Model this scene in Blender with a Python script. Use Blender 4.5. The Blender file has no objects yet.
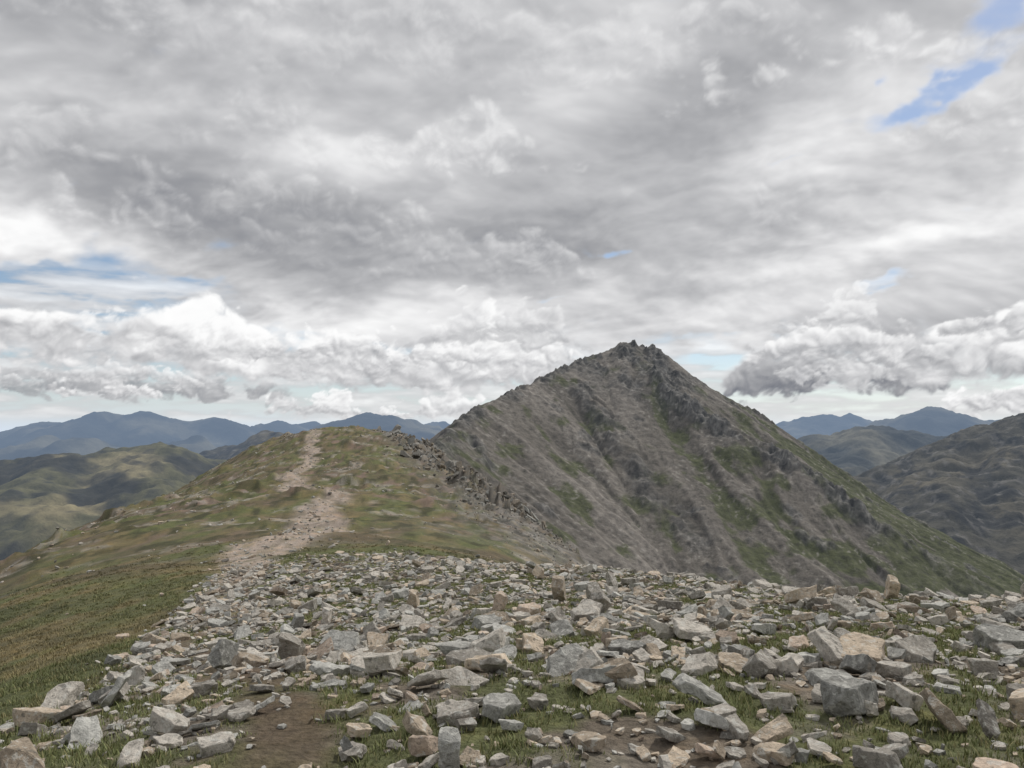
import bpy, bmesh, math, random
import numpy as np
from mathutils import Vector, noise as mn
random.seed(7); rng=np.random.default_rng(11)
scene=bpy.context.scene
EYE=1.6

# ---------------------------------------------------------------- noise
def _h(xi,yi,seed):
    h=(xi.astype(np.int64)*374761393+yi.astype(np.int64)*668265263+seed*974711+12345)&0xffffffff
    h=((h^(h>>13))*1274126177)&0xffffffff
    h=((h^(h>>16))*2246822519)&0xffffffff
    h=h^(h>>15)
    return h/4294967296.0
_ga=np.random.default_rng(5).uniform(0,2*np.pi,4096); _gc=np.cos(_ga); _gs=np.sin(_ga)
def vn(x,y,seed=0):
    xf=np.floor(x); yf=np.floor(y); u=x-xf; v=y-yf
    def g(X,Y,p,q):
        i=(_h(X,Y,seed)*4096).astype(np.int64); return _gc[i]*p+_gs[i]*q
    a=g(xf,yf,u,v); b=g(xf+1,yf,u-1,v); c=g(xf,yf+1,u,v-1); d=g(xf+1,yf+1,u-1,v-1)
    u=u*u*u*(u*(u*6-15)+10); v=v*v*v*(v*(v*6-15)+10)
    return (a*(1-u)+b*u)*(1-v)+(c*(1-u)+d*u)*v
def fbm(x,y,seed=0,octv=5,gain=.5):
    r=0;a=1;t=0
    for i in range(octv):
        r=r+a*vn(x,y,seed+i*17); t+=a; a*=gain
        x,y=(x*.8-y*.6)*2.03+13.1,(x*.6+y*.8)*2.03-7.7
    return r/t*1.6
def ridged(x,y,seed=0,octv=5,gain=.5):
    r=0;a=1;t=0
    for i in range(octv):
        r=r+a*(1-np.abs(vn(x,y,seed+i*17))*2.6); t+=a; a*=gain
        x,y=(x*.8-y*.6)*2.07+3.1,(x*.6+y*.8)*2.07-1.7
    return r/t
def sst(a,b,x):
    t=np.clip((x-a)/(b-a),0,1); return t*t*(3-2*t)
def mixc(c,d,f):
    f=np.clip(f,0,1)[:,None]; return c*(1-f)+np.asarray(d)*f
def polyd(X,Y,pts):
    best=np.full(X.shape,1e18); Z=np.zeros(X.shape); S=np.zeros(X.shape); acc=0; side=np.ones(X.shape)
    for p,q in zip(pts[:-1],pts[1:]):
        dx,dy=q[0]-p[0],q[1]-p[1]; L=math.hypot(dx,dy)
        t=np.clip(((X-p[0])*dx+(Y-p[1])*dy)/(L*L),0,1)
        ex=X-p[0]-t*dx; ey=Y-p[1]-t*dy; d=ex*ex+ey*ey
        m=d<best
        best=np.where(m,d,best); S=np.where(m,acc+t*L,S)
        side=np.where(m,np.sign(dx*(Y-p[1])-dy*(X-p[0])),side)
        if len(p)>2: Z=np.where(m,p[2]+t*(q[2]-p[2]),Z)
        acc+=L
    return np.sqrt(best),Z,S,side
def envelope(X,Y,pts,k,step,c2=0.0,dm=300.):
    # continuous ridge surface: highest of the cones dropped from every point of the crest
    best=np.full(X.shape,-1e9); S=np.zeros(X.shape); Dd=np.zeros(X.shape); acc=0
    for p,q in zip(pts[:-1],pts[1:]):
        L=math.hypot(q[0]-p[0],q[1]-p[1]); n=max(1,int(L/step))
        for i in range(n):
            t=i/n; px,py,pz=[p[j]+t*(q[j]-p[j]) for j in range(3)]
            d=np.sqrt((X-px)**2+(Y-py)**2+step*step*.1); h=pz-k*d
            if c2: h=h+c2*np.minimum(d,dm)**2
            m=h>best; best[m]=h[m]; S[m]=acc+t*L; Dd[m]=d[m]
        acc+=L
    return best,Dd,S

# ---------------------------------------------------------------- mesh helpers
def mesh_obj(name,V,F,mat,col=None,smooth=True,alpha=None):
    me=bpy.data.meshes.new(name)
    V=np.asarray(V,np.float32); F=np.asarray(F,np.int32)
    n=F.shape[1]
    me.vertices.add(len(V)); me.vertices.foreach_set('co',V.ravel())
    me.loops.add(F.size); me.loops.foreach_set('vertex_index',F.ravel())
    me.polygons.add(len(F)); me.polygons.foreach_set('loop_start',np.arange(0,F.size,n,dtype=np.int32))
    me.update(calc_edges=True)
    me.polygons.foreach_set('use_smooth',np.full(len(F),smooth))
    if col is not None:
        a=me.color_attributes.new('Col','FLOAT_COLOR','POINT')
        c=np.ones((len(V),4),np.float32); c[:,:3]=col
        if alpha is not None: c[:,3]=alpha
        a.data.foreach_set('color',c.ravel())
    me.materials.append(mat)
    o=bpy.data.objects.new(name,me); scene.collection.objects.link(o); return o
def grid_faces(nu,nv,wrap=False):
    i=np.arange(nu-1)[:,None]; j=np.arange(nv if wrap else nv-1)[None,:]
    j2=(j+1)%nv
    return np.stack([i*nv+j,i*nv+j2,(i+1)*nv+j2,(i+1)*nv+j],-1).reshape(-1,4)

# ---------------------------------------------------------------- node helpers
class NT:
    def __init__(s,t): s.t=t; s.n=t.nodes; s.l=t.links
    def new(s,k,**kw):
        n=s.n.new(k)
        for a,b in kw.items(): setattr(n,a,b)
        return n
    def put(s,sock,v):
        if isinstance(v,bpy.types.NodeSocket): s.l.new(v,sock)
        else: sock.default_value=v
    def m(s,op,a,b=None,c=None,clamp=False):
        n=s.new('ShaderNodeMath',operation=op,use_clamp=clamp)
        for i,v in enumerate((a,b,c)):
            if v is not None: s.put(n.inputs[i],v)
        return n.outputs[0]
    def noise(s,vec,scale,detail=6,rough=.55,dist=0,out=0):
        n=s.new('ShaderNodeTexNoise')
        s.l.new(vec,n.inputs['Vector']); n.inputs['Scale'].default_value=scale
        n.inputs['Detail'].default_value=detail; n.inputs['Roughness'].default_value=rough
        n.inputs['Distortion'].default_value=dist
        return n.outputs[out]
    def ramp(s,f,pts,interp='LINEAR'):
        n=s.new('ShaderNodeValToRGB'); s.l.new(f,n.inputs[0]); r=n.color_ramp; r.interpolation=interp
        while len(r.elements)<len(pts): r.elements.new(.5)
        for e,(p,c) in zip(r.elements,pts):
            e.position=p; e.color=(c,c,c,1) if not isinstance(c,tuple) else (*c,1)
        return n.outputs[0]
    def mix(s,f,a,b,mode='MIX'):
        n=s.new('ShaderNodeMix',data_type='RGBA',blend_type=mode)
        s.put(n.inputs[0],f); s.put(n.inputs[6],a if not isinstance(a,tuple) else (*a,1)); s.put(n.inputs[7],b if not isinstance(b,tuple) else (*b,1))
        return n.outputs[2]
    def smooth(s,x,a,b):
        n=s.new('ShaderNodeMapRange',interpolation_type='SMOOTHSTEP')
        s.put(n.inputs[0],x); n.inputs[1].default_value=a; n.inputs[2].default_value=b
        n.inputs[3].default_value=0; n.inputs[4].default_value=1
        return n.outputs[0]
def newmat(name):
    m=bpy.data.materials.new(name); m.use_nodes=True; t=NT(m.node_tree); m.node_tree.nodes.clear()
    return m,t
HAZE=(.24,.325,.46)  # painted aerial haze: emission colour mixed into far surfaces by distance
def finish(t,color,normal=None,rough=.95,haze=0):
    b=t.new('ShaderNodeBsdfPrincipled'); b.inputs['Roughness'].default_value=rough
    b.inputs['Specular IOR Level'].default_value=.15
    t.l.new(color,b.inputs['Base Color'])
    if normal is not None: t.l.new(normal,b.inputs['Normal'])
    o=t.new('ShaderNodeOutputMaterial'); out=b.outputs[0]
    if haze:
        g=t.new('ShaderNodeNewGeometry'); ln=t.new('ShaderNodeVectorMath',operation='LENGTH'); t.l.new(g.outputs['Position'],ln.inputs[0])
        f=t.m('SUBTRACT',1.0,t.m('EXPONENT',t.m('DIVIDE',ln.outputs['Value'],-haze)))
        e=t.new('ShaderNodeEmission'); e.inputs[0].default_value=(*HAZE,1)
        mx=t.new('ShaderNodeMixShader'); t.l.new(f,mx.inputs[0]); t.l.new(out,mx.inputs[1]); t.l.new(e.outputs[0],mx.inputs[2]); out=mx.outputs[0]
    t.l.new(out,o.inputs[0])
def bump(t,h,strength,dist,nrm=None):
    b=t.new('ShaderNodeBump'); b.inputs['Strength'].default_value=strength; b.inputs['Distance'].default_value=dist
    t.l.new(h,b.inputs['Height'])
    if nrm is not None: t.l.new(nrm,b.inputs['Normal'])
    return b.outputs[0]
def col_attr(t,o=0):
    return t.new('ShaderNodeVertexColor',layer_name='Col').outputs[o]

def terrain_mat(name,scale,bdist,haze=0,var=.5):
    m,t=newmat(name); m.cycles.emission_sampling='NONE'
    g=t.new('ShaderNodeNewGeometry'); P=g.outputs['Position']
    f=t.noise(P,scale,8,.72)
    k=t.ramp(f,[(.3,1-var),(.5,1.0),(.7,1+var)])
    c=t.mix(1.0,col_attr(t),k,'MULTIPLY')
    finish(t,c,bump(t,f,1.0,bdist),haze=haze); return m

# near ground material
gm,t=newmat('stony_turf')
P=t.new('ShaderNodeNewGeometry').outputs['Position']
n1=t.noise(P,1.1,5,.7); n2=t.noise(P,13,6,.75)
vo=t.new('ShaderNodeTexVoronoi'); t.l.new(P,vo.inputs['Vector']); vo.inputs['Scale'].default_value=24
f=t.m('ADD',t.m('MULTIPLY',n1,.35),t.m('MULTIPLY',n2,.65))
c=t.mix(1.0,col_attr(t),t.ramp(f,[(.32,.45),(.5,1.0),(.66,1.6)]),'MULTIPLY')
c=t.mix(t.smooth(n1,.5,.65),c,t.mix(1.0,c,(1.08,.98,.86),'MULTIPLY'))
hgt=t.m('ADD',f,t.m('MULTIPLY',vo.outputs['Distance'],-.25))
finish(t,c,bump(t,hgt,1.0,.10)); ground_mat=gm

# rock material
rm,t=newmat('lichen_stone')
P=t.new('ShaderNodeNewGeometry').outputs['Position']
n1=t.noise(P,6,7,.72); n2=t.noise(P,40,4,.7); n3=t.noise(P,17,4,.65,.4)
c=col_attr(t)
c=t.mix(1.0,c,t.ramp(n1,[(.3,.60),(.5,1.0),(.7,1.24)]),'MULTIPLY')
c=t.mix(1.0,c,t.ramp(n2,[(.3,.70),(.5,1.0),(.7,1.26)]),'MULTIPLY')
c=t.mix(t.m('MULTIPLY',t.smooth(n3,.54,.62),.6),c,(.56,.555,.51))
c=t.mix(t.m('MULTIPLY',t.smooth(n3,.42,.36),.65),c,(.115,.112,.096))
h=t.m('ADD',n1,t.m('MULTIPLY',n2,.4))
finish(t,c,bump(t,h,.9,.035),rough=.9); rock_mat=rm

# ---------------------------------------------------------------- near ridge ground
CP=np.array([
(0,0,0),(-3,0,-.1),(3,0,.05),(0,4,0),(3,4,0),(-3,4,-.25),(-6,4,-.9),(6,4,0),
(0,10,-.95),(4,10,-.85),(8,10,-.85),(-4,10,-1.5),(-7,10,-2.3),(-12,10,-4.0),(12,12,-1.3),(20,12,-2.8),
(0,20,-2.45),(4,20,-2.4),(3.2,28,-3.4),(8.7,20,-2.7),(13,20,-3.1),(8.7,35,-6.8),(13,35,-8),(3.2,45,-7.2),(6,60,-11),
(-9.1,25,-3.9),(-15,45,-5.7),(-4,45,-5.4),(-18.6,75,-7.1),(-5,75,-7.8),(5.6,90,-12.1),(-8,110,-8.5),(-30,120,-7.7),(-2.3,150,-12),
(-24,230,-4.6),(-46,160,-7.1),(-65,260,1.2),(-45,260,.6),(-85,255,-4),(-92,230,-12.5),(-83,200,-13),(-64,120,-12.4),(-46,70,-10.5),
(-26.5,40,-7.2),(-14.6,22,-4.7),(-8,12,-2.6),(-30,20,-11),(-45,40,-17),(-20,8,-7),(-62,60,-22),(-70,70,-25),(-95,120,-32),(-130,200,-42),
(-65,320,-12),(-30,320,-18),(-110,320,-38),(20,20,-5.5),(30,30,-14),(25,60,-24),(30,90,-32),(25,150,-40),(20,230,-45),(-5,300,-32),
(0,-15,1),(15,-15,0),(-15,-15,-3),(30,0,-5),(0,-40,1),(-40,-40,-15),(40,-40,-12),(-60,0,-28),
(120,20,-75),(130,100,-115),(120,-60,-70),(-150,20,-85),(-200,120,-105),(-220,250,-120),(0,-150,-30),(-150,-150,-90),(150,-150,-90),
(100,330,-140),(-60,400,-70),(-220,400,-150),(60,230,-85)],float)
def tk(r2): return .5*r2*np.log(r2+1e-12)
def tps_fit(C):
    n=len(C); X=C[:,:2]/50; d=((X[:,None]-X[None])**2).sum(-1)
    A=np.zeros((n+3,n+3)); A[:n,:n]=tk(d)+np.eye(n)*1e-5; A[:n,n]=1; A[:n,n+1:]=X; A[n,:n]=1; A[n+1:,:n]=X.T
    return np.linalg.solve(A,np.r_[C[:,2],0,0,0]),X
W_,X_=tps_fit(CP)
PATH=[(-1.2,1.0),(-1.5,3.8),(-2.6,7),(-4.6,12),(-9.1,25),(-15,45),(-18.0,75),(-22,92),(-30,112),(-40,135),(-43,160),(-52,200),(-60,235),(-66,262),(-66,275)]
CREST=[(4,70),(5.6,90),(2,120),(-3,150),(-12,190),(-24,230),(-30,245)]
def ground_z(x,y):
    x=np.asarray(x,float); y=np.asarray(y,float); out=np.empty(x.size); xf=x.ravel()/50; yf=y.ravel()/50
    for s in range(0,xf.size,60000):
        a=xf[s:s+60000]; b=yf[s:s+60000]
        d=(a[:,None]-X_[None,:,0])**2+(b[:,None]-X_[None,:,1])**2
        out[s:s+60000]=tk(d)@W_[:len(X_)]+W_[-3]+W_[-2]*a+W_[-1]*b
    z=out.reshape(x.shape); r=np.hypot(x,y)
    z=z-np.maximum(r-380,0)*.6
    far=sst(25,120,r)
    z=z+fbm(x/3.2,y/3.2,3,4)*(.13+.32*far)+fbm(x/.7,y/.7,9,2)*.04+fbm(x/16,y/16,5,4)*(.05+1.2*far)
    z=z+np.maximum(0,fbm(x/9,y/6,31,5)-.22)*3.8*far
    dc,_,_,_=polyd(x+fbm(x/12,y/12,61,2)*6,y,CREST)
    cr=(1-sst(2,15,dc))*sst(80,130,y)
    z=z+cr*(np.maximum(0,ridged(x/8,y/8,33,6,.62)-.25)*7.5*(1-.45*sst(190,245,y))-1.2)
    return z
def masks(x,y):
    x=np.asarray(x,float); y=np.asarray(y,float)
    xw=x+fbm(x/4,y/4,41,3)*1.4; yw=y+fbm(x/4,y/4,47,3)*1.4
    xw=xw+fbm(x/14,y/14,48,3)*3*sst(30,80,y)
    d,_,s,side=polyd(xw,yw,PATH)
    wid=.34+1.7*sst(12,60,y)+fbm(x/9,y/9,44,3)*1.2*sst(20,60,y)-.5*sst(120,200,y)
    path=1-sst(wid*.5,wid*1.5,d)
    right=np.where(side<0,d,-d)
    field=sst(-2.0,-.8,right)*(1-sst(33,45,yw+np.abs(x)*.2+fbm(x/6,y/6,52,3)*8))
    dc,_,_,sc=polyd(x+fbm(x/12,y/12,61,2)*6,y,CREST)
    crest=(1-sst(4,17,dc))*sst(60,90,y)
    patch=sst(.12,.30,fbm(x/9,y/5,71,5))*sst(35,70,y)
    return path,field,crest,patch,right
def grass_patch(x,y):     # turf patches inside the stone field
    return sst(-.18,.02,fbm(x/1.5,y/1.3,81,4)+.10*sst(0,10,x))
ang=np.r_[np.arange(-50,50,.13),np.arange(50,310,2.5)]; ang=np.radians(ang)
rad=np.exp(np.linspace(math.log(.05),math.log(1.2),6))[:-1]
rad=np.r_[rad,np.exp(np.arange(math.log(1.2),math.log(650),.011))]
R,A=np.meshgrid(rad,ang,indexing='ij'); gx=(R*np.sin(A)).ravel(); gy=(R*np.cos(A)).ravel()
gz=ground_z(gx,gy)
path,field,crest,patch,right=masks(gx,gy)
gp=grass_patch(gx,gy)
straw=np.array((.175,.148,.080)); green=np.array((.118,.130,.058)); heath=np.array((.120,.098,.068)); soil=np.array((.19,.16,.125)); stone=np.array((.37,.34,.30))
def slope_col(x,y):
    c=np.tile(straw,(len(x),1))
    c=mixc(c,green,sst(-.20,.15,fbm(x/5,y/9,91,5)+.05*sst(60,140,y)+.25*(1-sst(8,18,y))))
    c=mixc(c,heath,sst(-.12,.32,fbm(x/9,y/16,95,5))*sst(15,60,y)*.85)
    c=mixc(c,(.205,.148,.128),sst(.10,.36,fbm(x/4,y/7,98,5))*sst(40,90,y)*.75)
    c=mixc(c,(.054,.056,.032),sst(-.02,.30,fbm(x/2.2,y/4.5,97,5))*(.5+.35*sst(30,80,y)))
    return c
c=slope_col(gx,gy)
c=mixc(c,stone*.9,patch*.7*sst(-.2,.2,fbm(gx/1.5,gy/1.5,96,4)))
c=mixc(c,(.165,.158,.147),crest*.9*sst(-.40,.05,fbm(gx/4,gy/4,99,4)))
c=mixc(c,(.05,.05,.045),crest*.75*sst(.0,.3,fbm(gx/2.2,gy/2.2,100,4)))
c=mixc(c,(.32,.305,.28),crest*.6*sst(.05,.25,fbm(gx/2.0,gy/2.0,102,4)))
fcol=mixc(np.tile(soil,(len(gx),1)),green*1.2,gp*.92)
fcol=mixc(fcol,(.29,.26,.22),sst(.05,.25,fbm(gx/.8,gy/.8,94,4))*.5)
c=c*(1-field[:,None])+fcol*field[:,None]
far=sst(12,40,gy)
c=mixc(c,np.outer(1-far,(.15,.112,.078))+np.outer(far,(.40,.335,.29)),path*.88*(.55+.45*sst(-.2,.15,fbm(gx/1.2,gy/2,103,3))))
steep=sst(16,50,right)*sst(50,100,gy)
c=mixc(c,(.14,.127,.112),steep)
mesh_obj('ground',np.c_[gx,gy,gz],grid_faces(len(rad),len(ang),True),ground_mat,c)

# ---------------------------------------------------------------- main peak
LEFT=[(8,90,-19),(0,150,-19),(-24,232,-12),(-58,300,-16),(-55,380,-24),(-47,440,-8),(-34,500,7.5),(-16,560,25),(6,600,36),(40,650,53),(78,690,72),(102,700,83)]
RIGHT=[(102,700,84),(125,700,78),(149,705,64),(173,710,48),(225,700,18),(253,680,-7),(289,660,-36),(321,640,-65),(351,620,-89),(397,600,-113),(500,560,-185),(640,500,-300)]
RIB=[(102,700,80),(116,652,50),(150,605,20),(195,565,-12),(240,525,-50),(290,485,-90),(370,420,-160)]
RIB2=[(48,655,52),(64,615,28),(78,570,0),(96,520,-38),(120,470,-75)]
nx,ny=640,700
mx=np.linspace(-200,560,nx); my=np.linspace(75,860,ny)
MX,MY=[a.ravel() for a in np.meshgrid(mx,my,indexing='ij')]
wx=MX+fbm(MX/70,MY/70,101,4)*16; wy=MY+fbm(MX/70,MY/70,107,4)*16
hs=[];info=[]
for i,(pl,k) in enumerate(((LEFT,.76),(RIGHT,.80),(RIB,.90),(RIB2,1.04))):
    X_w,Y_w=(wx,wy) if i>1 else (MX*.75+wx*.25,MY*.75+wy*.25)
    h,d,s=envelope(X_w,Y_w,pl,k,6,.0005)
    hs.append(h); info.append((d,s))
H=np.stack(hs); K=3.0; mxh=H.max(0); mh=mxh+K*np.log(np.exp((H-mxh)/K).sum(0))-K*.5
D=np.choose(H.argmax(0),[i[0] for i in info])
def blur(a,n):
    for _ in range(n):
        a=(np.roll(a,1,0)+np.roll(a,-1,0)+2*a)/4; a=(np.roll(a,1,1)+np.roll(a,-1,1)+2*a)/4
    return a
# streaks that run down the real fall line (scree chutes): smear noise along the slope gradient
mac=blur((mh+fbm(MX/45,MY/45,109,4)*5).reshape(nx,ny),14); dxm,dym=mx[1]-mx[0],my[1]-my[0]
gX,gY=np.gradient(mac,dxm,dym); gl=np.sqrt(gX**2+gY**2)+1e-6; gX/=gl; gY/=gl
def chutes(src,step,n):
    acc=src.copy(); I0,J0=np.meshgrid(np.arange(nx,dtype=float),np.arange(ny,dtype=float),indexing='ij')
    for sg in (-1,1):
        I,J=I0.copy(),J0.copy()
        for k_ in range(n):
            ii=np.clip(I.round().astype(int),0,nx-1); jj=np.clip(J.round().astype(int),0,ny-1)
            I=I+sg*gX[ii,jj]*step/dxm; J=J+sg*gY[ii,jj]*step/dym
            ii=np.clip(I.round().astype(int),0,nx-1); jj=np.clip(J.round().astype(int),0,ny-1)
            acc+=src[ii,jj]*(1-k_/n)
    acc=acc-acc.mean(); return (acc/acc.std()).ravel()
rr_=np.random.default_rng(3)
s1=chutes(blur(rr_.standard_normal((nx,ny)),1),1.5,24)
s2=chutes(blur(rr_.standard_normal((nx,ny)),8),3.0,30)
s3=chutes(blur(rr_.standard_normal((nx,ny)),60),5.0,28)
near=sst(240,380,MY)
crag=np.maximum.reduce([(1-sst(6,34,info[2][0])),(1-sst(20,85,np.hypot(MX-108,MY-685))),.65*(1-sst(3,18,info[3][0])),.75*(1-sst(2,15,info[0][0])),.5*(1-sst(2,12,info[1][0]))])
crag=crag*sst(-.26,.18,fbm(MX/24,MY/24,131,4)+.03)*sst(-120,-40,mh)
crag=np.maximum(crag,sst(.32,.46,fbm(MX/34,MY/34,133,5)+.1*(1-s3*.3)-.1)*.6*near)
mh=mh+crag*near*(ridged(MX/18,MY/18,141,6,.58)-.4)*11 + fbm(MX/26,MY/26,151,5)*2.8*near
mh=mh+near*sst(5,40,D)*(s3*2.4+s2*.7+s1*.15)*(1-.5*crag)
mh=mh+np.abs(fbm(MX/5,MY/5,171,3))*1.4*(.2+crag)*near
c=np.tile((.158,.143,.122),(len(MX),1))  # albedo kept low to stand in for cloud shade on the peak
big=fbm(MX/60,MY/60,183,4)
c=mixc(c,(.108,.097,.083),sst(-.15,.3,big)*.7)
c=mixc(c,(.255,.232,.205),sst(-.1,1.6,s3*.6+s2*.5+s1*.2)*.8*(1-.6*crag))
c=mixc(c,(.085,.080,.066),sst(.1,1.7,-s2*.6-s1*.35-s3*.3)*.7)
gr=fbm(MX/26,MY/26,191,5)-.08*s2-.10*s3+.38*sst(160,290,MX)*sst(60,0,mh)+.16*sst(30,-50,mh)*sst(90,200,MX)-.05
c=mixc(c,(.082,.092,.040),sst(0,.24,gr)*.9*(1-.6*crag))
cr=ridged(MX/9,MY/9,201,6,.62)
c=mixc(c,(.150,.147,.141),crag*.85)
c=mixc(c,(.045,.046,.045),crag*sst(.60,.30,cr)*.9)
c=mixc(c,(.30,.295,.28),sst(.64,.86,cr)*(.10+.6*crag))
sp_=fbm(MX/3.5,MY/3.5,211,4)
c=mixc(c,(.36,.34,.31),sst(.18,.42,sp_)*.55*sst(-.3,.2,fbm(MX/40,MY/40,213,3)))
c=mixc(c,(.055,.052,.046),sst(.18,.42,-sp_)*.55)
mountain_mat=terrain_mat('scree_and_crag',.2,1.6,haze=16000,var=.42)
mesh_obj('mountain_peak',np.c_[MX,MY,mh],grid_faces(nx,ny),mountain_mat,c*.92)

# ---------------------------------------------------------------- further hills (real ranges at their real distances)
def hill(name,ridges,ext,n,slope,base,namp,nsc,colf,mat,ks=20.,seed=300):
    hx=np.linspace(ext[0],ext[1],n[0]); hy=np.linspace(ext[2],ext[3],n[1])
    X,Y=[a.ravel() for a in np.meshgrid(hx,hy,indexing='ij')]
    wx=X+fbm(X/nsc/1.5,Y/nsc/1.5,seed,4)*nsc*.35; wy=Y+fbm(X/nsc/1.5,Y/nsc/1.5,seed+5,4)*nsc*.35
    hs=[]
    for i,pl in enumerate(ridges):
        h,d,s=envelope(X*.7+wx*.3,wy,pl,slope,nsc*.3)
        hs.append(h+slope*nsc*.18*d/(d+nsc*.18))
    H=np.stack(hs); m=H.max(0); h=m+ks*np.log(np.exp((H-m)/ks).sum(0))-ks*.4
    h=h+fbm(X/nsc*2.5,Y/nsc*2.5,seed+40,6)*namp*.25+(ridged(X/nsc*1.3,Y/nsc*1.3,seed+50,6)-.5)*namp*.6
    h=np.maximum(h,base)
    mesh_obj(name,np.c_[X,Y,h],grid_faces(*n),mat,colf(X,Y,h))
def cgreen(X,Y,h):  # broad pale and dark patches stand in for sunlight and cloud shadow
    c=np.tile((.125,.118,.060),(len(X),1))
    c=mixc(c,(.25,.215,.12),sst(.02,.32,fbm(X/300,Y/300,401,6)))
    c=mixc(c,(.038,.036,.028),sst(-.10,.18,fbm(X/260+5,Y/260,407,6))*.9)
    c=mixc(c,(.04,.04,.034),sst(0,.35,fbm(X/60,Y/90,409,5))*.6)
    return c
def cbrown(X,Y,h):
    c=np.tile((.076,.070,.052),(len(X),1))
    c=mixc(c,(.125,.110,.076),sst(-.05,.3,fbm(X/200,Y/200,411,6)))
    c=mixc(c,(.030,.030,.028),sst(-.05,.2,fbm(X/60,Y/110,417,6,.6))*.8)
    c=mixc(c,(.18,.17,.155),sst(.14,.35,fbm(X/22,Y/34,419,5,.6))*.6)
    return c
def cdark(X,Y,h):
    c=np.tile((.045,.048,.042),(len(X),1))
    return mixc(c,(.15,.14,.10),sst(-.05,.35,fbm(X/600,Y/600,421,6)))
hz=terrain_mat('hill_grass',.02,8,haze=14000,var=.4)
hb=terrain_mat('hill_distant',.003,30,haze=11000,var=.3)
def at(az,el,y): return (y*az,y,EYE+y*el)   # bearing tangent, elevation tangent, range
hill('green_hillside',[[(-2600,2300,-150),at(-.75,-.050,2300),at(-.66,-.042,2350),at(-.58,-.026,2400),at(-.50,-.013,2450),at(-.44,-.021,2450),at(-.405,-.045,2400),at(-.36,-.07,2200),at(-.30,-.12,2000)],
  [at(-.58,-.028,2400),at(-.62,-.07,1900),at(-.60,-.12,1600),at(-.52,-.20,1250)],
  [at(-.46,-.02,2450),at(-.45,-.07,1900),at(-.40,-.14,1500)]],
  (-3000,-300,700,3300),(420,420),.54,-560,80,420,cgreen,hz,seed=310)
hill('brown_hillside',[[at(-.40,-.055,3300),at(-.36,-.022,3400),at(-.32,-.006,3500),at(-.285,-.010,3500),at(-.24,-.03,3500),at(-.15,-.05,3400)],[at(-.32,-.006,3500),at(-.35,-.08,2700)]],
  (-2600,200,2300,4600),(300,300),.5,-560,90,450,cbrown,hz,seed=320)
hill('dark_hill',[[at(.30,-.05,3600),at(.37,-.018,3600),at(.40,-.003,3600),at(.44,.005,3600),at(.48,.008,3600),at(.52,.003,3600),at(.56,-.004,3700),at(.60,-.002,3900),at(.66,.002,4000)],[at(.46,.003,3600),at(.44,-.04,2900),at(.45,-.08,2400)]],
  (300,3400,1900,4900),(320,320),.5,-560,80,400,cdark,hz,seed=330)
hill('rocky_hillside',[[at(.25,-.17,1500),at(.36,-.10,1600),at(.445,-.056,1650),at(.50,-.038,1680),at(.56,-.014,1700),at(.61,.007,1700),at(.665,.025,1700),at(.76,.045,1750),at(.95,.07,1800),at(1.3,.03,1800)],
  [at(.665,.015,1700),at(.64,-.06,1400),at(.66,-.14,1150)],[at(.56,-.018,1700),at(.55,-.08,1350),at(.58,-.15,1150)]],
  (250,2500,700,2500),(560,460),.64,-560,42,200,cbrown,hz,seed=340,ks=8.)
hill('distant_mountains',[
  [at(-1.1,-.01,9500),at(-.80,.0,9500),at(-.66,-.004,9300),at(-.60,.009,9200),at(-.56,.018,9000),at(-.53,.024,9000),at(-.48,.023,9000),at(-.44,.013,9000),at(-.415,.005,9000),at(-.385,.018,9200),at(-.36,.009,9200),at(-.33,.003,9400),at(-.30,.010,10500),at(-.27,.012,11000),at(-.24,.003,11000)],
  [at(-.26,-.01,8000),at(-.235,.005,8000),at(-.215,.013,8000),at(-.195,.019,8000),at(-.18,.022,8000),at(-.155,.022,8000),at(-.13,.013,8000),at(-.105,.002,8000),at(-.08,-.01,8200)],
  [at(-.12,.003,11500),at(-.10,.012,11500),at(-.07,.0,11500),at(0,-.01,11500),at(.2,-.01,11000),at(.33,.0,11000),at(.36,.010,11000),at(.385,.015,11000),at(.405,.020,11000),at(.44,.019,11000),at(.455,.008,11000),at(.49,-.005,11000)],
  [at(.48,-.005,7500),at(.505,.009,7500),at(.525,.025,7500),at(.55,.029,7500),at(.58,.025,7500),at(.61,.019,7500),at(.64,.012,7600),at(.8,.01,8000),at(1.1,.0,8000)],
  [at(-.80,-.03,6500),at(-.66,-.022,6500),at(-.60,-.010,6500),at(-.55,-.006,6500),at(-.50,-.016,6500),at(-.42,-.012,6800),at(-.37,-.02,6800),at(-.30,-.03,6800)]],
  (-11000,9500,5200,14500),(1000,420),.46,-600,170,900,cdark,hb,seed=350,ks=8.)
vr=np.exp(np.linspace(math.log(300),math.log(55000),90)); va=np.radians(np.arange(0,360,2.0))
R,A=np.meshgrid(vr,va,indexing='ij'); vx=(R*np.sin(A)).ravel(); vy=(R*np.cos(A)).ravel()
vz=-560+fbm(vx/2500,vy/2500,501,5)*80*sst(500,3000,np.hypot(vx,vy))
mesh_obj('valley_ground',np.c_[vx,vy,vz-8],grid_faces(len(vr),len(va),True),hb,cgreen(vx,vy,vz))

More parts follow.
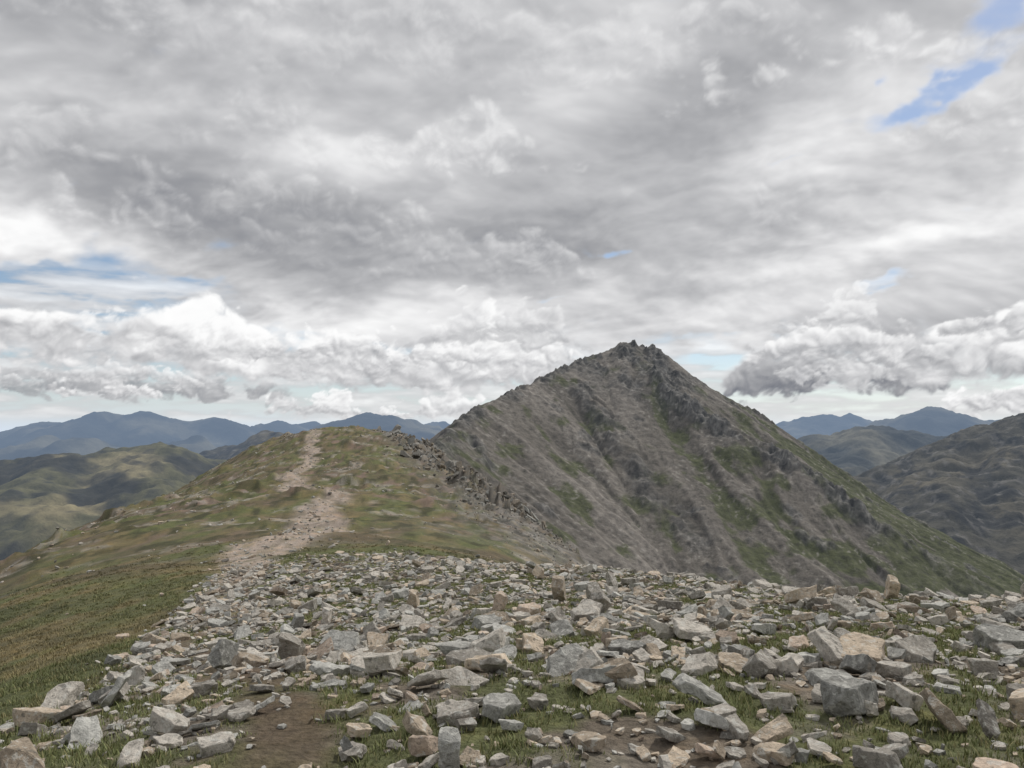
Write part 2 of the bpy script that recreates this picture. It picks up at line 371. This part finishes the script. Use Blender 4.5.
# ---------------------------------------------------------------- rocks
def rock_proto(seed,hi):
    r=random.Random(seed)
    pl=[]
    ex=(1.0,r.uniform(.5,.9),r.uniform(.12,.36))
    for ax in range(3):
        for sg in (-1,1):
            j=.4 if ax<2 else .12
            n=Vector((r.uniform(-j,j),r.uniform(-j,j),r.uniform(-j,j)*.8)); n[ax]=sg; n.normalize()
            pl.append((n,ex[ax]*.5*r.uniform(.85,1.0)))
    for i in range(r.randint(6,10)):
        n=Vector((r.gauss(0,1),r.gauss(0,1),r.gauss(0,.7))).normalized()
        sup=abs(n.x)*ex[0]*.5+abs(n.y)*ex[1]*.5+abs(n.z)*ex[2]*.5
        pl.append((n,sup*r.uniform(.55,.84)))
    N=np.array([p[0] for p in pl]); Dd=np.array([p[1] for p in pl]); vs=[]
    k=len(pl)
    for a in range(k):
        for b in range(a+1,k):
            for c_ in range(b+1,k):
                M=N[[a,b,c_]]
                if abs(np.linalg.det(M))<.05: continue
                p=np.linalg.solve(M,Dd[[a,b,c_]])
                if (N@p<=Dd+1e-6).all(): vs.append(p)
    bm=bmesh.new()
    for v in vs: bm.verts.new(v)
    bmesh.ops.remove_doubles(bm,verts=bm.verts,dist=.02)
    res=bmesh.ops.convex_hull(bm,input=bm.verts)
    kill=[g for g in res['geom_interior'] if isinstance(g,bmesh.types.BMVert)]
    if kill: bmesh.ops.delete(bm,geom=kill,context='VERTS')
    bmesh.ops.dissolve_limit(bm,angle_limit=.09,verts=bm.verts,edges=bm.edges)
    if hi:
        bmesh.ops.bevel(bm,geom=list(bm.edges),offset=.014,segments=1,affect='EDGES',profile=.6)
        bmesh.ops.triangulate(bm,faces=bm.faces)
        lg=[e for e in bm.edges if e.calc_length()>.2]
        bmesh.ops.subdivide_edges(bm,edges=lg,cuts=2)
        bmesh.ops.triangulate(bm,faces=bm.faces)
        off=Vector((seed*3.1,seed*1.7,0))
        for v in bm.verts:
            q=v.co*4+off
            v.co+=Vector((mn.noise(q),mn.noise(q+Vector((9,0,0))),mn.noise(q+Vector((0,9,0)))))*.055
            q=v.co*13+off
            v.co+=Vector((mn.noise(q),mn.noise(q+Vector((9,0,0))),mn.noise(q+Vector((0,9,0)))))*.02
    bmesh.ops.triangulate(bm,faces=bm.faces)
    bm.verts.index_update()
    V=np.array([v.co[:] for v in bm.verts]); F=np.array([[v.index for v in f.verts] for f in bm.faces]); bm.free()
    return V,F
HI=[rock_proto(i+1,True) for i in range(44)]
LO=[rock_proto(i+1,False) for i in range(30)]
def rotm(yaw,tx,ty):
    cz,sz=math.cos(yaw),math.sin(yaw); cx,sx=math.cos(tx),math.sin(tx); cy,sy=math.cos(ty),math.sin(ty)
    Rz=np.array([[cz,-sz,0],[sz,cz,0],[0,0,1]]); Rx=np.array([[1,0,0],[0,cx,-sx],[0,sx,cx]]); Ry=np.array([[cy,0,sy],[0,1,0],[-sy,0,cy]])
    return Rx@Ry@Rz
def rock_tint(n,r):
    c=np.tile(np.array((.425,.395,.348)),(n,1))*r.uniform(.55,1.22,(n,1))
    k=r.random(n)
    c[k<.22]*=np.array((1.08,.97,.85)); c[k>.95]*=np.array((1.06,.92,.83)); m=(k>.45)&(k<.7); c[m]*=np.array((.94,1.0,1.05))
    return c
def build_rocks(name,x,y,size,protos,r,tilt=.22,stand=.05,sink=.12,zoff=None,tint=1.0):
    z=ground_z(x,y); tc=rock_tint(len(x),r)*tint
    Vs=[];Fs=[];Cs=[];o=0
    for i in range(len(x)):
        V,F=protos[r.integers(len(protos))]
        tl=tilt if r.random()>stand else 1.1
        Rm=rotm(r.uniform(0,6.283),r.normal(0,tl),r.normal(0,tl))
        sc=size[i]*np.array([1,r.uniform(.7,1.1),r.uniform(.7,1.4)])
        W=(V*sc)@Rm.T
        lift=-W[:,2].min()-size[i]*sink
        W=W+np.array([x[i],y[i],z[i]+lift+(zoff[i] if zoff is not None else 0)])
        Vs.append(W);Fs.append(F+o);Cs.append(np.tile(tc[i],(len(V),1)));o+=len(V)
    return mesh_obj(name,np.concatenate(Vs),np.concatenate(Fs),rock_mat,np.concatenate(Cs),smooth=False)
def scatter(n,box,r):
    return r.uniform(box[0],box[1],n),r.uniform(box[2],box[3],n)
def keep_field(x,y,r,gmul=.65):
    p,f,cr,pa,ri=masks(x,y); g=grass_patch(x,y)
    pr=np.maximum(f*(1-gmul*g),.0)*(1-.5*(p*(y<14)))
    fov=(np.abs(x)<.78*y+2.5)
    k=(r.random(len(x))<pr)&fov&(np.hypot(x,y)>2.2)
    return x[k],y[k]
allx=[];ally=[];alls=[];allz=[]
for dens,lo,hi_,ymax,gm_,zo in ((4.2,.20,.50,46,.42,.03),(21,.09,.22,46,.52,.02),(75,.03,.09,14,.55,.01),(18,.06,.12,28,.55,.01)):
    bw=.78*ymax+3; bx=(-min(bw,22),min(bw,30),1.5,ymax); n=int(dens*(bx[1]-bx[0])*(bx[3]-bx[2]))
    x,y=scatter(n,bx,rng); x,y=keep_field(x,y,rng,gm_)
    s=lo*(hi_/lo)**(rng.random(len(x))**1.6)
    s=np.minimum(s,.18+.036*np.hypot(x,y))
    allx.append(x);ally.append(y);alls.append(s);allz.append(rng.random(len(x))*zo)
x=np.concatenate(allx);y=np.concatenate(ally);s=np.concatenate(alls);zo=np.concatenate(allz)
d=np.hypot(x,y); nearm=(s/d>.018)
build_rocks('loose_stones',x[nearm],y[nearm],s[nearm],HI,rng,zoff=zo[nearm])
build_rocks('scree_stones',x[~nearm],y[~nearm],s[~nearm],LO,rng,zoff=zo[~nearm])
x,y=scatter(200000,(-110,20,18,285),rng); p,f,cr,pa,ri=masks(x,y)
pr=np.clip(p*.34*(1-sst(50,160,y)*.7)+pa*.13+.004,0,1)*(1-f)
k=rng.random(len(x))<pr; x,y=x[k],y[k]; s=.12*(.5/.12)**(rng.random(len(x))**2.4)*(1+sst(60,200,y)*.7)
build_rocks('path_stones',x,y,s,LO,rng,tint=.95)
x,y=scatter(80000,(-45,25,70,262),rng); p,f,cr,pa,ri=masks(x,y)
k=rng.random(len(x))<(cr**2*.26*sst(-.25,.1,fbm(x/7,y/7,77,3)+.05)); x,y=x[k],y[k]; s=.3+(.5*(3.4/.5)**(rng.random(len(x))**2.4))*sst(70,190,y)
build_rocks('crest_outcrop',x,y,s,LO,rng,tilt=.4,stand=.2,sink=.4,tint=.60)
for bx_,by_,bs,sd in ((3.15,6.1,.50,2),(-1.15,6.3,.36,5),(.75,5.1,.30,9),(-1.3,5.6,.30,11),(2.0,11.5,.5,14),(4.6,12.5,.6,17),(6.2,9.5,.5,20),(.9,15,.55,22),(2.3,4.25,.28,25),(1.7,7.4,.42,28)):
    rr=np.random.default_rng(sd)
    build_rocks('boulder',np.array([bx_]),np.array([by_]),np.array([bs]),[HI[sd]],rr,tilt=.25,stand=.35,sink=.08)

# ---------------------------------------------------------------- grass
grm,t=newmat('grass_blades'); finish(t,col_attr(t),rough=.8)
def build_grass(name,x,y,h,nb,spread,r,base):
    z=ground_z(x,y); n=len(x)*nb
    X=np.repeat(x,nb)+r.normal(0,spread,n); Y=np.repeat(y,nb)+r.normal(0,spread,n); Z=np.repeat(z,nb)-.01
    Hh=np.repeat(h,nb)*r.uniform(.5,1.2,n); a=r.uniform(0,6.283,n); ln=r.uniform(.1,.9,n)*Hh
    w=(.0022+.00035*np.hypot(X,Y))*r.uniform(.7,1.2,n); px,py=-np.sin(a)*w,np.cos(a)*w
    V=np.stack([np.c_[X-px,Y-py,Z],np.c_[X+px,Y+py,Z],np.c_[X+np.cos(a)*ln*.4+px*.7,Y+np.sin(a)*ln*.4+py*.7,Z+Hh*.6],
                np.c_[X+np.cos(a)*ln*.4-px*.7,Y+np.sin(a)*ln*.4-py*.7,Z+Hh*.6],np.c_[X+np.cos(a)*ln,Y+np.sin(a)*ln,Z+Hh]],1).reshape(-1,3)
    b=np.arange(n)[:,None]*5
    F=np.concatenate([b+[0,1,2],b+[0,2,3],b+[3,2,4]])
    C=np.repeat(base,nb,axis=0)*1.6*r.uniform(.7,1.3,(n,1)); k=r.random(n)<.22; C[k]=C[k]*.4+np.array((.32,.27,.14))*.6
    return mesh_obj(name,V,F,grm,np.repeat(C,5,axis=0),smooth=True)
x,y=scatter(190000,(-14,18,2.4,28),rng); p,f,cr,pa,ri=masks(x,y); g=grass_patch(x,y)
k=(rng.random(len(x))<f*g*(1-p)*np.clip(11/np.hypot(x,y),0,1))&(np.abs(x)<.75*y+1.5); x,y=x[k],y[k]
gb=np.tile(green*1.1,(len(x),1))
build_grass('turf_grass',x,y,rng.uniform(.02,.06,len(x)),11,.03,rng,gb)
x,y=scatter(130000,(-40,6,2.4,60),rng); p,f,cr,pa,ri=masks(x,y)
k=(rng.random(len(x))<(1-f)*(1-p)*np.clip(12/np.hypot(x,y),0,1)**1.3*(1-sst(30,60,y)))&(np.abs(x)<.75*y+1.5); x,y=x[k],y[k]
build_grass('moor_grass',x,y,rng.uniform(.04,.09,len(x)),12,.055,rng,slope_col(x,y))

# ---------------------------------------------------------------- sky: Nishita air + a dome of cloud
SUN_EL,SUN_AZ=48,38
w=bpy.data.worlds.new('World'); scene.world=w; w.use_nodes=True; t=NT(w.node_tree); t.n.clear()
sky=t.new('ShaderNodeTexSky',sky_type='NISHITA'); sky.sun_disc=False
sky.sun_elevation=math.radians(SUN_EL); sky.sun_rotation=math.radians(SUN_AZ); sky.altitude=900; sky.air_density=1.0; sky.dust_density=1.0
b1=t.new('ShaderNodeBackground'); t.l.new(sky.outputs[0],b1.inputs[0]); b1.inputs[1].default_value=.10
wo=t.new('ShaderNodeOutputWorld'); t.l.new(b1.outputs[0],wo.inputs[0])

azd=np.r_[np.arange(-42,42,.08),np.arange(42,318,1.5)]
eld=np.r_[np.arange(-4,34,.08),np.arange(34,90.1,1.4)]
AZ,EL=[a.ravel() for a in np.meshgrid(azd,eld,indexing='ij')]
ar,er=np.radians(AZ),np.radians(EL)
sx,sy,sz=np.sin(ar)*np.cos(er),np.cos(ar)*np.cos(er),np.sin(er)
azw=np.where(AZ>180,AZ-360,AZ)
zz=np.maximum(sz,0)+.34; px,py=sx/zz*1.5,sy/zz*1.9
rx,ry=px*.85+py*.53,-px*.53+py*.85
wa=fbm(AZ/9,EL/5,601,4)*3.6+fbm(AZ/2.5,EL/1.6,607,4)*1.1; we=fbm(AZ/9+40,EL/5,611,4)*2.0+fbm(AZ/2.5,EL/1.6,617,4)*.7
bA,bE=azw+wa,EL+we
def blob(a0,e0,sa,se,rot=0):
    u=bA-a0; v=bE-e0; c_,s_=math.cos(math.radians(rot)),math.sin(math.radians(rot))
    u,v=(u*c_+v*s_)/sa,(v*c_-u*s_)/se
    return np.exp(-(u*u+v*v))
def total(L):
    r=0
    for *b,wt in L: r=r+blob(*b)*wt
    return r
comp=total([(-25,16,9,3.4,-8,-.28),(-10,12.8,11,2.8,-8,-.22),(-24,25,14,3,0,-.10),(-2,25,6,3,30,-.06),(5,17,11,2.6,15,-.08),
 (-32,12.4,7,1.8,-5,.42),(11,28,9,4,25,.18),(24,20.5,9,2.8,18,.26),(-8,20,12,2.0,12,.12),(-29,20.5,4,1.5,0,.12),
 (14,14,14,2.0,8,-.10),(33,15,6,3,0,.14),(20,10.5,12,1.4,4,-.06),(-2,8.6,10,1.8,4,.28),(16,8.5,6,1.5,0,.18),(28,12.3,7,1,0,.22),(-15,7,5,2,0,.18),(27,7,7,1.5,0,-.10)])
n1=fbm(rx*.9,ry*.9,621,5,.5)
n2=fbm(rx*2.4+.6*n1,ry*2.4,631,5,.5); n2b=fbm(rx*2.4+.05+.6*n1,ry*2.4+.12,631,5,.5)
def soft_billow(x,y,seed,octv,gain=.5,e=.012):
    r=0;a=1;tt=0
    for i in range(octv):
        q=vn(x,y,seed+i*17); r=r+a*np.sqrt(q*q+e)*2.0; tt+=a; a*=gain
        x,y=(x*.8-y*.6)*2.03+13.1,(x*.6+y*.8)*2.03-7.7
    return r/tt
bq=soft_billow(rx*3.0+.6*n1,ry*3.0,647,6,.5,.02); bq2=soft_billow(rx*3.0+.6*n1+.05,ry*3.0+.12,647,6,.5,.02)
amp=.4+.5*sst(-.2,.3,fbm(rx*1.3,ry*1.3,655,3))
deckL=.655+comp+.24*n1+.15*n2+(n2b-n2)*.4+((bq-bq2)*.35-.22*(bq-.42))*amp
gapv=total([(-31,9.6,11,.95,0,1.15),(14.2,5.4,2.6,1.7,0,1.4),(7.6,12.6,1.9,.6,8,.85),(30,21.6,6.0,.75,22,.80),(35.5,26.5,4,1.6,24,.80),(26,22,1.5,.5,10,.5),(3.6,9.6,1.1,.5,0,.6),(26,9.9,2.0,.5,0,.85),(20,18,2,.4,20,.45)])
deckA=1-sst(.40,.95,gapv*1.05-.25*n1+.9*(bq-.40)+.25*n2)
def lumcol(L):
    L=np.clip(L,0,1.15)
    xs=[0,.2,.4,.6,.8,1.0,1.15]
    return np.stack([np.interp(L,xs,v) for v in ([.17,.25,.37,.535,.755,.97,1.0],[.182,.258,.375,.538,.755,.97,1.0],[.215,.285,.393,.553,.765,.972,1.0])],1)
C=np.zeros((len(AZ),3)); T=np.ones(len(AZ))
def over(col,a,idx=slice(None)):
    a=np.clip(a,0,1)
    C[idx]=C[idx]*(1-a[:,None])+col*a[:,None]; T[idx]=T[idx]*(1-a)
over(np.tile((.68,.77,.88),(len(AZ),1)),.95*np.exp(-np.maximum(EL,0)/3.0))
stn=fbm(azw/7,EL/1.1,661,6,.52); over(lumcol(.72+.5*stn),sst(-.2,.2,stn+.12)*.8*sst(.3,1.2,EL)*(1-sst(9,12,EL)))
over(lumcol(deckL+.16*(1-deckA)),deckA*sst(3.4,7.4,EL+we*1.6+n2*3.5+(bq-.4)*4-4.4*np.exp(-((azw+29)/9)**2)))
def cumulus(a0,wd,e0,e1,Lb,Lt,seed,dens_=1.0,soft=.42,mod=None):
    m=np.where((np.abs(azw-a0)<wd*1.5+1)&(EL>e0-2)&(EL<e1+3))[0]
    if len(m)==0: return
    a_,e_=azw[m],EL[m]; hh=e1-e0; sc=hh*.62
    u,v=a_/sc*.8,e_/sc
    wu,wv_=fbm(u*.8,v*.8,seed+3,3)*.3,fbm(u*.8+9,v*.8,seed+4,3)*.3
    big=fbm(u*.5,v*.5,seed+8,3)
    b0=soft_billow(u+wu,v+wv_,seed,6,.52); b1=soft_billow(u+wu+.07,v+wv_+.16,seed,6,.52)
    x=np.abs(a_-a0+wa[m]*.6)/wd
    ee=(e_-e0+we[m]*.5)/hh
    top=(1-.75*np.minimum(x,1.3)**2)+big*.6
    env=np.minimum(np.minimum((top-ee)*1.6,(ee+.05)*2.0),(1.15-x)*1.5)
    dens=env+(b0-.42)*1.7+big*.6
    a=sst(.05,.05+soft,dens)*dens_*(1-sst(.9,1.3,x))
    if mod is not None: a=a*mod[m]
    L=Lb+(Lt-Lb)*sst(.0,.85,ee+(b0-.4)*1.0+big*.5)+(b0-b1)*.6-.18*sst(.4,1.3,dens)+.12*(1-sst(.05,.5,dens))
    if mod is not None: L=L+comp[m]*.8
    over(lumcol(L),a,m)
rc=np.random.default_rng(77)
for i in range(22):          # lumps hanging in the deck overhead
    e0=rc.uniform(9.5,29); hh=2.2+e0*.10
    cumulus(rc.uniform(-40,40),hh*rc.uniform(1.6,2.6),e0,e0+hh,rc.uniform(.46,.58),rc.uniform(.78,.95),4000+i*40,rc.uniform(.35,.6),soft=1.0,mod=deckA*(1-.8*np.exp(-((azw+31)/12)**2-((EL-9.6)/1.4)**2)))
rc=np.random.default_rng(21); banks=[]
for i in range(60):          # a field of cumulus receding to the horizon
    e0=.6+7.0*rc.random()**1.2; s_=.5+e0*.24
    banks.append((rc.uniform(-44,44),s_*rc.uniform(2.0,4.2),e0,e0+s_*rc.uniform(1.0,1.7),rc.uniform(.44,.64),rc.uniform(.80,1.05),900+i*40,rc.uniform(.5,.95)))
banks=[b for b in banks if not (abs(b[0]-14.5)<b[1]+2.0 and b[3]>3.4) and not(b[0]<-16 and b[3]>7.5) and not(8<b[0] and b[2]<2.6)]
banks+=[(-33,8,5.0,9.8,.58,1.16,2001,1),(-25,7,4.4,9.6,.56,1.14,2071,1),(-19,5,4.2,8.4,.54,1.08,2101,1),(-27,10,2.0,4.4,.28,.60,2151,.8),(-11,6,3.0,7.0,.50,1.0,2201,1),(-2,6,3.0,8.0,.54,1.06,2301,.95),
        (22,7.0,2.3,5.6,.14,.54,2401,1),(23,6,4.4,7.4,.40,.96,2431,.9),(31,8,3.2,8.0,.42,1.04,2521,.95),(24,5,6.8,9.2,.52,.95,2551,.6),(34,5,1.0,3.2,.6,1.0,2601,1),(-14,6,.8,2.6,.6,1.0,2651,.9),(-3,5,.8,3.0,.6,1.0,2701,.9)]
for b in sorted(banks,key=lambda b:b[2]): cumulus(*b)
sunang=np.degrees(np.arccos(np.clip(sx*math.sin(math.radians(SUN_AZ))*math.cos(math.radians(SUN_EL))+sy*math.cos(math.radians(SUN_AZ))*math.cos(math.radians(SUN_EL))+sz*math.sin(math.radians(SUN_EL)),-1,1)))
hole=1-sst(8,13,sunang); C=C*(1-hole[:,None]); T=T*(1-hole)+hole  # unseen opening added in the cloud dome so the sun lamp gets through
lowm=sst(-.8,-.1,EL)[:,None]; C=C*lowm+np.array((.10,.11,.09))*(1-lowm)
sm,t=newmat('cloud_sky'); sm.cycles.emission_sampling='NONE'
em=t.new('ShaderNodeEmission'); t.l.new(col_attr(t),em.inputs[0])
tr=t.new('ShaderNodeBsdfTransparent'); t.l.new(col_attr(t,1),tr.inputs[0])
ad=t.new('ShaderNodeAddShader'); t.l.new(em.outputs[0],ad.inputs[0]); t.l.new(tr.outputs[0],ad.inputs[1])
o=t.new('ShaderNodeOutputMaterial'); t.l.new(ad.outputs[0],o.inputs[0])
mesh_obj('sky',np.c_[sx,sy,sz]*70000,grid_faces(len(azd),len(eld)),sm,C,alpha=T)

# ---------------------------------------------------------------- sun + camera
L=bpy.data.lights.new('sun','SUN'); L.energy=2.6; L.angle=math.radians(5); L.color=(1,.95,.88)
lo=bpy.data.objects.new('sun',L); scene.collection.objects.link(lo)
e,a=math.radians(SUN_EL),math.radians(SUN_AZ)
lo.rotation_euler=Vector((math.sin(a)*math.cos(e),math.cos(a)*math.cos(e),math.sin(e))).to_track_quat('Z','Y').to_euler()
cd=bpy.data.cameras.new('camera'); cam=bpy.data.objects.new('camera',cd); scene.collection.objects.link(cam)
cd.sensor_width=36; cd.lens=36*773/1024; cd.clip_end=120000; cd.clip_start=.05
cam.location=(0,0,EYE); cam.rotation_euler=(math.radians(90+3.4),0,0)
scene.camera=cam
scene.view_settings.view_transform='Standard'; scene.view_settings.look='None'; scene.view_settings.exposure=0
